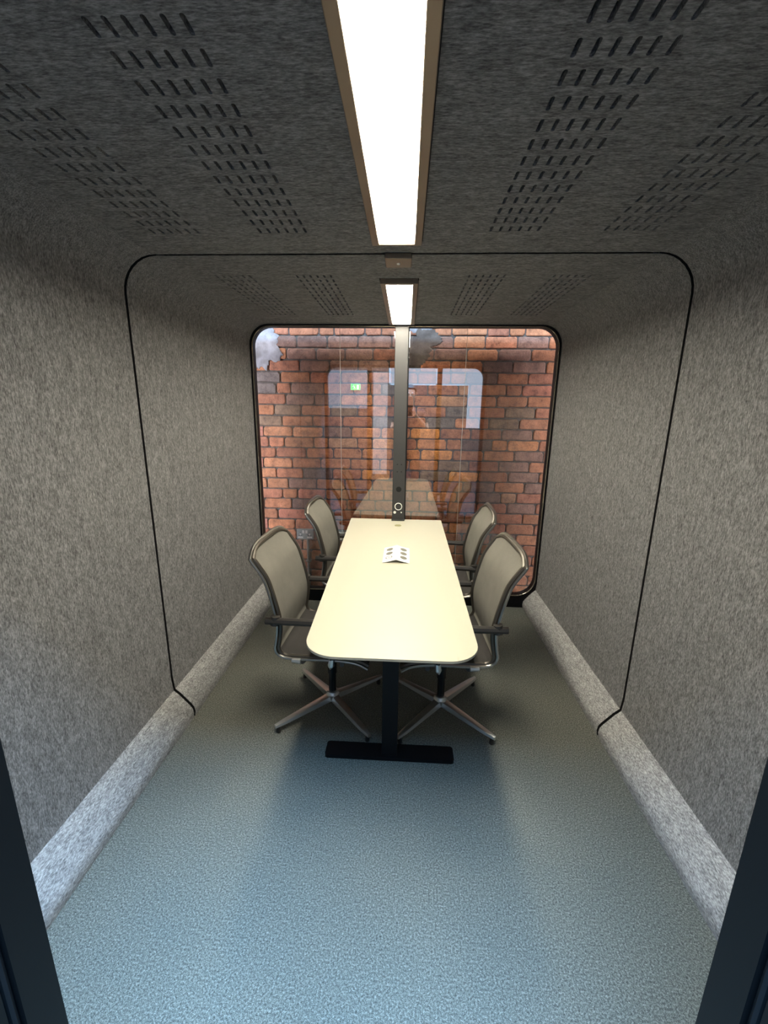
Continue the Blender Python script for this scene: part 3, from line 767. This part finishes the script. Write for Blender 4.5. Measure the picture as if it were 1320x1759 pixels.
# ================================================================ THE HALL AROUND THE BOOTH
ob('floor.001', nbox(-3.6, 3.6, -4.1, YW + .16, -.12, -.045), M['concrete'], kind='structure')
for nm, xa, xb in (('wall_side_left', -3.7, -3.6), ('wall_side_right', 3.6, 3.7)):
    ob(nm, nbox(xa, xb, -4.1, YW + .16, -.12, 4.6), M['room_wall'], kind='structure')
bm = bmesh.new()   # roof with two roof lights left open
for a in ((-3.7, 3.7, -4.2, -1.4), (-3.7, -1.7, -1.4, .1), (1.5, 3.7, -1.4, .1), (-3.7, 3.7, .1, .7), (-3.7, -2.6, .7, 1.7), (2.6, 3.7, .7, 1.7), (-3.7, 3.7, 1.7, 3.51)): box(bm, a[0], a[1], a[2], a[3], 4.6, 4.7)
ob('ceiling.001', bm, M['room_wall'], kind='structure')
bm = bmesh.new()   # wall with tall windows facing the booth
YB = -4.0
for a in ((-3.7, -.43, -.12, 4.7), (1.78, 3.7, -.12, 4.7), (-.43, 1.40, -.12, 2.04), (1.40, 1.78, -.12, 1.08), (-.43, 1.78, 3.9, 4.7)): box(bm, a[0], a[1], YB - .1, YB, a[2], a[3])
ob('wall_front', bm, M['room_wall'], kind='structure')
w = empty('window_4', (0, 0, 0), kind='structure')
for a in ((-.43, -.39, 2.04, 3.9), (.66, .72, 2.04, 3.9), (1.74, 1.78, 1.08, 3.9), (-.43, 1.78, 3.86, 3.9), (-.43, 1.40, 2.04, 2.07)): ob('window_bar', nbox(a[0], a[1], YB - .06, YB - .02, a[2], a[3]), M['white'], w)
bm = nbox(-.79, -.45, YB + .001, YB + .03, -.044, 2.32); t = ob('pale_cupboard', bm, M['pale_wall'], label='tall narrow pale cupboard against the hall wall behind the doorway', category='cupboard')
ob('pinboard', nbox(-1.90, -.92, YB + .001, YB + .02, 1.5, 2.36), mat('pinboard', (.34, .32, .30), .8), label='grey pinboard on the hall wall behind the doorway', category='pinboard')
t = empty('exit_sign', (-1.20, YB + .022, 1.985), label='green lit exit sign on the hall wall, seen reflected in the glass', category='exit sign')
ob('sign_box', nbox(-.12, .12, 0, .04, -.075, .075, .004), M['white'], t)
ob('sign_face', nbox(-.11, .11, .0405, .042, -.065, .065), M['exit'], t)
bm = bmesh.new()
box(bm, .03, .075, .0422, .043, -.05, .05); tube(bm, [(-.045, .043, .03), (-.03, .043, .0), (-.05, .043, -.045)], .006, 6, up=(0, 1, 0)); tube(bm, [(-.03, .043, .0), (-.01, .043, -.04)], .006, 6, up=(0, 1, 0)); tube(bm, [(-.07, .043, .015), (-.02, .043, .012)], .005, 6, up=(0, 1, 0)); box(bm, -.05, -.036, .0422, .043, .036, .05)
ob('sign_pictogram', bm, M['exit_white'], t)

# ================================================================ PERSON TAKING THE PHOTOGRAPH (seen only as a reflection in the rear glass)
def skin(name, verts, edges, radii, m, parent=None, root=0, lv=2, **pr):
    me = bpy.data.meshes.new(name); me.from_pydata([Vector(v) for v in verts], edges, []); o = link(name, me, m, parent, **pr)
    md = o.modifiers.new('skin', 'SKIN'); md.use_smooth_shade = True
    sv = me.skin_vertices[0].data
    for i, r in enumerate(radii): sv[i].radius = r if isinstance(r, tuple) else (r, r); sv[i].use_root = (i == root)
    sb = o.modifiers.new('sub', 'SUBSURF'); sb.levels = lv; sb.render_levels = lv
    return o
SK = mat('skin', (.52, .30, .20), .5); SH = mat('dark_shirt', (.035, .033, .035), .85); TR = mat('dark_trousers', (.02, .022, .03), .85); HR = mat('dark_hair', (.03, .02, .015), .6)
PX, PY, PZ = .05, -.40, -.045
V, E, RD = [], [], []
def J(p, r, to=None):
    V.append((p[0], p[1], p[2])); RD.append(r); i = len(V) - 1
    if to is not None: E.append((to, i))
    return i
pel = J((0, -.02, .98), (.125, .09)); ab = J((0, -.02, 1.14), (.130, .092), pel); ch = J((0, -.02, 1.36), (.165, .115), ab)
nb_ = J((0, -.02, 1.53), (.085, .075), ch); nk = J((0, -.008, 1.605), (.054, .054), nb_); hd0 = J((0, .012, 1.675), (.070, .090), nk); hd1 = J((0, .005, 1.77), (.086, .104), hd0); hd2 = J((0, .0, 1.86), (.066, .082), hd1)
hands = {}
for s in (-1, 1):
    sh = J((s * .185, -.02, 1.50), .062, ch); el = J((s * .265, .02, 1.24), .043, sh); fm = J((s * .17, .17, 1.36), .036, el); wr = J((s * .080, .295, 1.455), .026, fm); pm = J((s * .066, .335, 1.50), (.034, .018), wr)
    hp = J((s * .085, -.02, .84), .080, pel); kn = J((s * .115, .01, .52), .062, hp); an = J((s * .12, -.02, .10), .042, kn); toe = J((s * .13, .12, .045), (.045, .032), an)
    for k in range(4):      # fingers behind the phone
        z = 1.525 - k * .019; a = J((s * .062, .352, z), .0085, pm); b = J((s * .045, .372, z + .003), .008, a); J((s * (.026 + .003 * (k % 2)), .371, z + .004), .0072, b)
    a = J((s * .078, .352, 1.478), .010, wr); b = J((s * .060, .352, 1.492), .009, a); J((s * .042, .348, 1.500), .008, b)
P_ = skin('person', V, E, RD, SK, None, 0, 2, label='person in dark clothes holding up a phone, reflected in the rear glass', category='person')
P_.location = (PX, PY, PZ)
tv = [(0, -.02, .80), (0, -.02, .95), (0, -.02, 1.14), (0, -.02, 1.36), (0, -.02, 1.52)] + [(s * .185, -.02, 1.50) for s in (-1, 1)] + [(s * .245, .005, 1.31) for s in (-1, 1)]
skin('shirt', tv, [(0, 1), (1, 2), (2, 3), (3, 4), (3, 5), (3, 6), (5, 7), (6, 8)], [(.165, .130), (.172, .132), (.168, .126), (.185, .135), (.085, .085), .076, .076, .062, .062], SH, P_)
tv = [(0, -.02, .99)]; te = []; tr = [(.115, .10)]
for s in (-1, 1):
    n_ = len(tv); tv += [(s * .085, -.02, .84), (s * .115, .01, .52), (s * .12, -.02, .07)]; te += [(0, n_), (n_, n_ + 1), (n_ + 1, n_ + 2)]; tr += [.098, .078, .066]
skin('trousers', tv, te, tr, TR, P_)
bm = bmesh.new(); bmesh.ops.create_icosphere(bm, subdivisions=3, radius=1)
for v in list(bm.verts):
    if v.co.z < -.45 or (v.co.y > .30 and v.co.z < .35): bm.verts.remove(v)
for v in bm.verts: v.co = Vector((v.co.x * .094, -.014 + v.co.y * .112, 1.80 + v.co.z * .108))
ob('hair', bm, HR, P_, smooth=True)
bm = bmesh.new(); tube(bm, [(0, .100, 1.775), (0, .118, 1.745), (0, .122, 1.732), (0, .104, 1.722)], [.006, .010, .013, .010], 8); ob('nose', bm, SK, P_, smooth=True)
for s in (-1, 1):
    bm = bmesh.new(); bmesh.ops.create_icosphere(bm, subdivisions=2, radius=.012, matrix=Matrix.Translation((s * .030, .092, 1.775))); ob('eye', bm, M['white'], P_, smooth=True)
    bm = bmesh.new(); bmesh.ops.create_icosphere(bm, subdivisions=2, radius=.0065, matrix=Matrix.Translation((s * .030, .1005, 1.775))); ob('iris', bm, HR, P_, smooth=True)
    bm = bmesh.new(); tube(bm, [(s * .083, .0, 1.79), (s * .094, -.012, 1.785), (s * .094, -.010, 1.755), (s * .082, .0, 1.735)], [.008, .010, .009, .006], 8); ob('ear', bm, SK, P_, smooth=True)
    bm = nbox(s * .13 - .045, s * .13 + .045, -.08, .19, .0, .07, .02); ob('shoe', bm, M['black'], P_, smooth=True)
bm = bmesh.new(); tube(bm, [(-.026, .094, 1.695), (0, .103, 1.692), (.026, .094, 1.695)], [.003, .006, .003], 8); ob('mouth', bm, mat('lips', (.35, .13, .11), .5), P_, smooth=True)
t = empty('phone', (PX, -.050, 1.478), label='dark smartphone held upright in both hands outside the doorway', category='phone')
ob('phone_body', nbox(-.037, .037, -.004, .004, -.078, .078, .003), M['black_gloss'], t)
ob('phone_screen', nbox(-.034, .034, -.0048, -.0040, -.074, .074), M['gap'], t)
